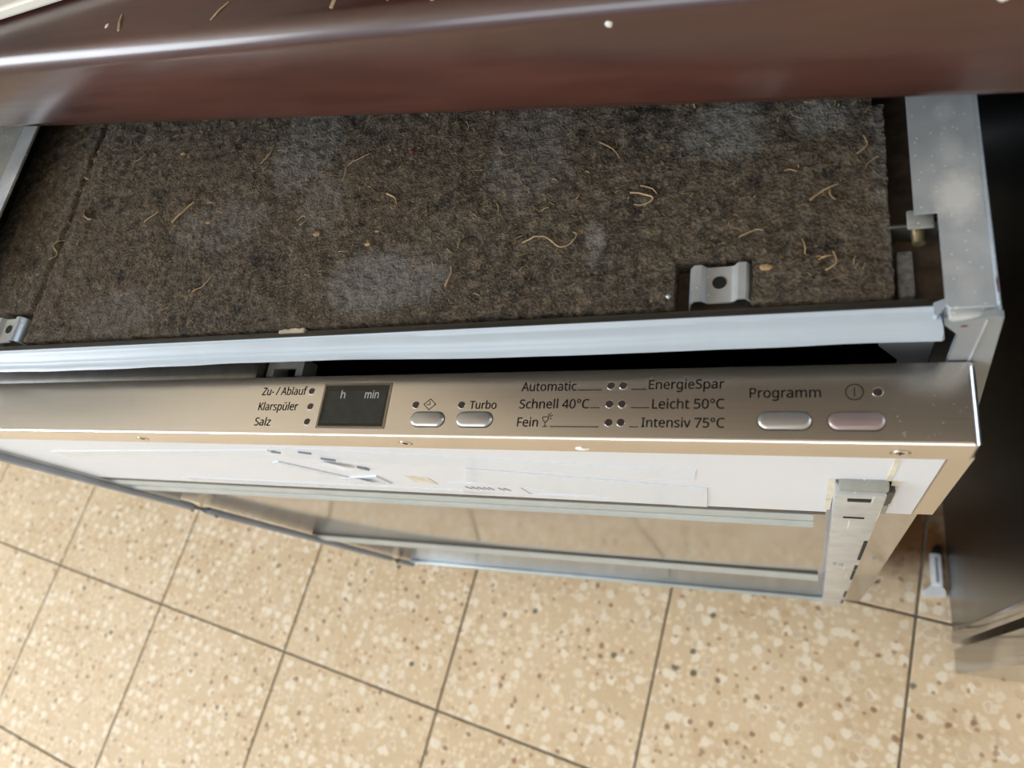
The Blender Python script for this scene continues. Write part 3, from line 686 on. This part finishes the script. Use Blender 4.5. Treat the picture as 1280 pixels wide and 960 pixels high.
# transparent tape strips and their curled ends
def tape(poly, h=.0003): dd('tape_strip', prism(poly, h + .0001, .0006, 'v'), 'tape')
tape([(-.2750, .7560), (-.0486, .7331), (-.0521, .7134), (-.2750, .7330)], -.0001)
tape([(-.1700, .7230), (-.0482, .6966), (-.0542, .6483), (-.0700, .6483), (-.1850, .6900)], -.0004)
tape([(-.4300, .6640), (-.0545, .6590), (-.0545, .6480), (-.4300, .6520)], -.0002)
tape([(-.4800, .7320), (-.2800, .7500), (-.2800, .7430), (-.4800, .7180)], -.0002)
tape([(-.3000, .7208), (-.2930, .7240), (-.2660, .6860), (-.2740, .6800)], -.0006)
tape([(-.2738, .6860), (-.2433, .6939), (-.2433, .6740), (-.2738, .6700)], -.0008)
def curl(u, z, L, wd, ang, r):
    b = bmesh.new(); n = 8; a0 = math.radians(ang); d = (math.cos(a0), math.sin(a0)); p = (-d[1], d[0]); rows = []
    for k in range(n + 1):
        t = k / n; x = L * t; h = -.0008 - r * (1 - math.cos(t * 2.6))
        rows.append([b.verts.new((u + d[0] * x * (1 - .25 * t) + p[0] * s_ * wd / 2, h, z + d[1] * x * (1 - .25 * t) + p[1] * s_ * wd / 2)) for s_ in (-1, 1)])
    for a, c_ in zip(rows, rows[1:]): b.faces.new((a[0], a[1], c_[1], c_[0]))
    return b
for args in ((-.2600, .7260, .022, .010, -38, .0009), (-.2640, .6830, .018, .011, 4, .0010)):
    dd('tape_curl', curl(*args), 'tape', True)
for (u, z, w_, h_, a) in ((-.2760, .7470, .0050, .0016, -20), (-.2560, .7475, .0070, .0020, -22), (-.2500, .7340, .0080, .0022, -20), (-.2395, .7140, .0042, .0070, 0)):
    c0, s0 = math.cos(math.radians(a)), math.sin(math.radians(a))
    dd('torn_spot', prism([(u + x * c0 - y * s0, z + x * s0 + y * c0) for x, y in ((-w_ / 2, -h_ * .2), (w_ / 2, -h_ / 2), (w_ * .45, h_ * .2), (-w_ / 2, h_ / 2))], -.0008, .0006, 'v'), 'gasket_grey')
# faded sticker with smudged print
dd('sticker', prism([(-.1999, .6830), (-.1560, .6880), (-.1560, .6580), (-.1999, .6560)], -.0001, .0006, 'v'), 'white_sheet')
x = -.1930
for k in range(8):
    wdt = random.uniform(.0022, .0034)
    if k != 5: dd('smudged_print', prism([(x, .6745), (x + wdt * .5, .6760), (x + wdt, .6700), (x + wdt * .8, .6670), (x + wdt * .2, .6700)], -.0002, .0001, 'v'), 'ink_violet')
    x += wdt + .0008
# latch tongue seen through the gap
b = bmesh.new()
bbox((-.2745, .1225, .7600), (-.2700, .1330, .7710), bm=b); bbox((-.2550, .1225, .7600), (-.2505, .1330, .7710), bm=b); bbox((-.2700, .1270, .7690), (-.2550, .1330, .7710), bm=b)
dp('latch', b, 'galvanised_bright')

# ---------------------------------------------------------------- neighbouring steel-sided unit
NB = empty('steel_cabinet', mw(.43, .33, 0), TH)
tag(NB, 'dark steel-sided kitchen unit standing beside the dishwasher, reflecting the floor tiles', 'cabinet')
NO = (.43, .33, 0)
def np_(name, bm, mat, smooth=False): return obj(name, bm, mat, NB, smooth, NO)
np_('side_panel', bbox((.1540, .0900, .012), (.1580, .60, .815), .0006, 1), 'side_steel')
np_('carcass', bbox((.1580, .0950, .012), (.70, .60, .815)), 'tub_dark')
np_('edge_trim', bbox((.1525, .0760, .012), (.1700, .0895, .815), .002, 2), 'door_steel', True)
np_('door', bbox((.1545, .0420, .010), (.70, .0700, .812), .0015, 2), 'door_steel', True)
for (u, v) in ((.20, .14), (.65, .14), (.20, .55), (.65, .55)): np_('foot', disc((u, v, .006), .02, .012), 'tub_dark')

# white plastic foot lying on the tiles
FO = (.141, .150, 0)
ftb = empty('plastic_bracket', mw(*FO), TH)
tag(ftb, 'small white plastic bracket with flared base lying on the tiles beside the steel unit', 'bracket')
def fp(name, bm, mat, smooth=False): return obj(name, bm, mat, ftb, smooth, FO)
fp('base', prism([(.1265, .1290), (.1515, .1310), (.1512, .1385), (.1460, .1440), (.1360, .1440), (.1300, .1380), (.1262, .1360)], 0, .007), 'foot_plastic')
fp('stem', bbox((.1362, .1430, 0), (.1490, .1830, .009), .002, 2), 'foot_plastic', True)
fp('groove', bbox((.1415, .1470, .0088), (.1445, .1780, .0093)), 'gasket_grey')
fp('tip', bbox((.1400, .1830, 0), (.1500, .1900, .007), .002, 2), 'hole_black', True)
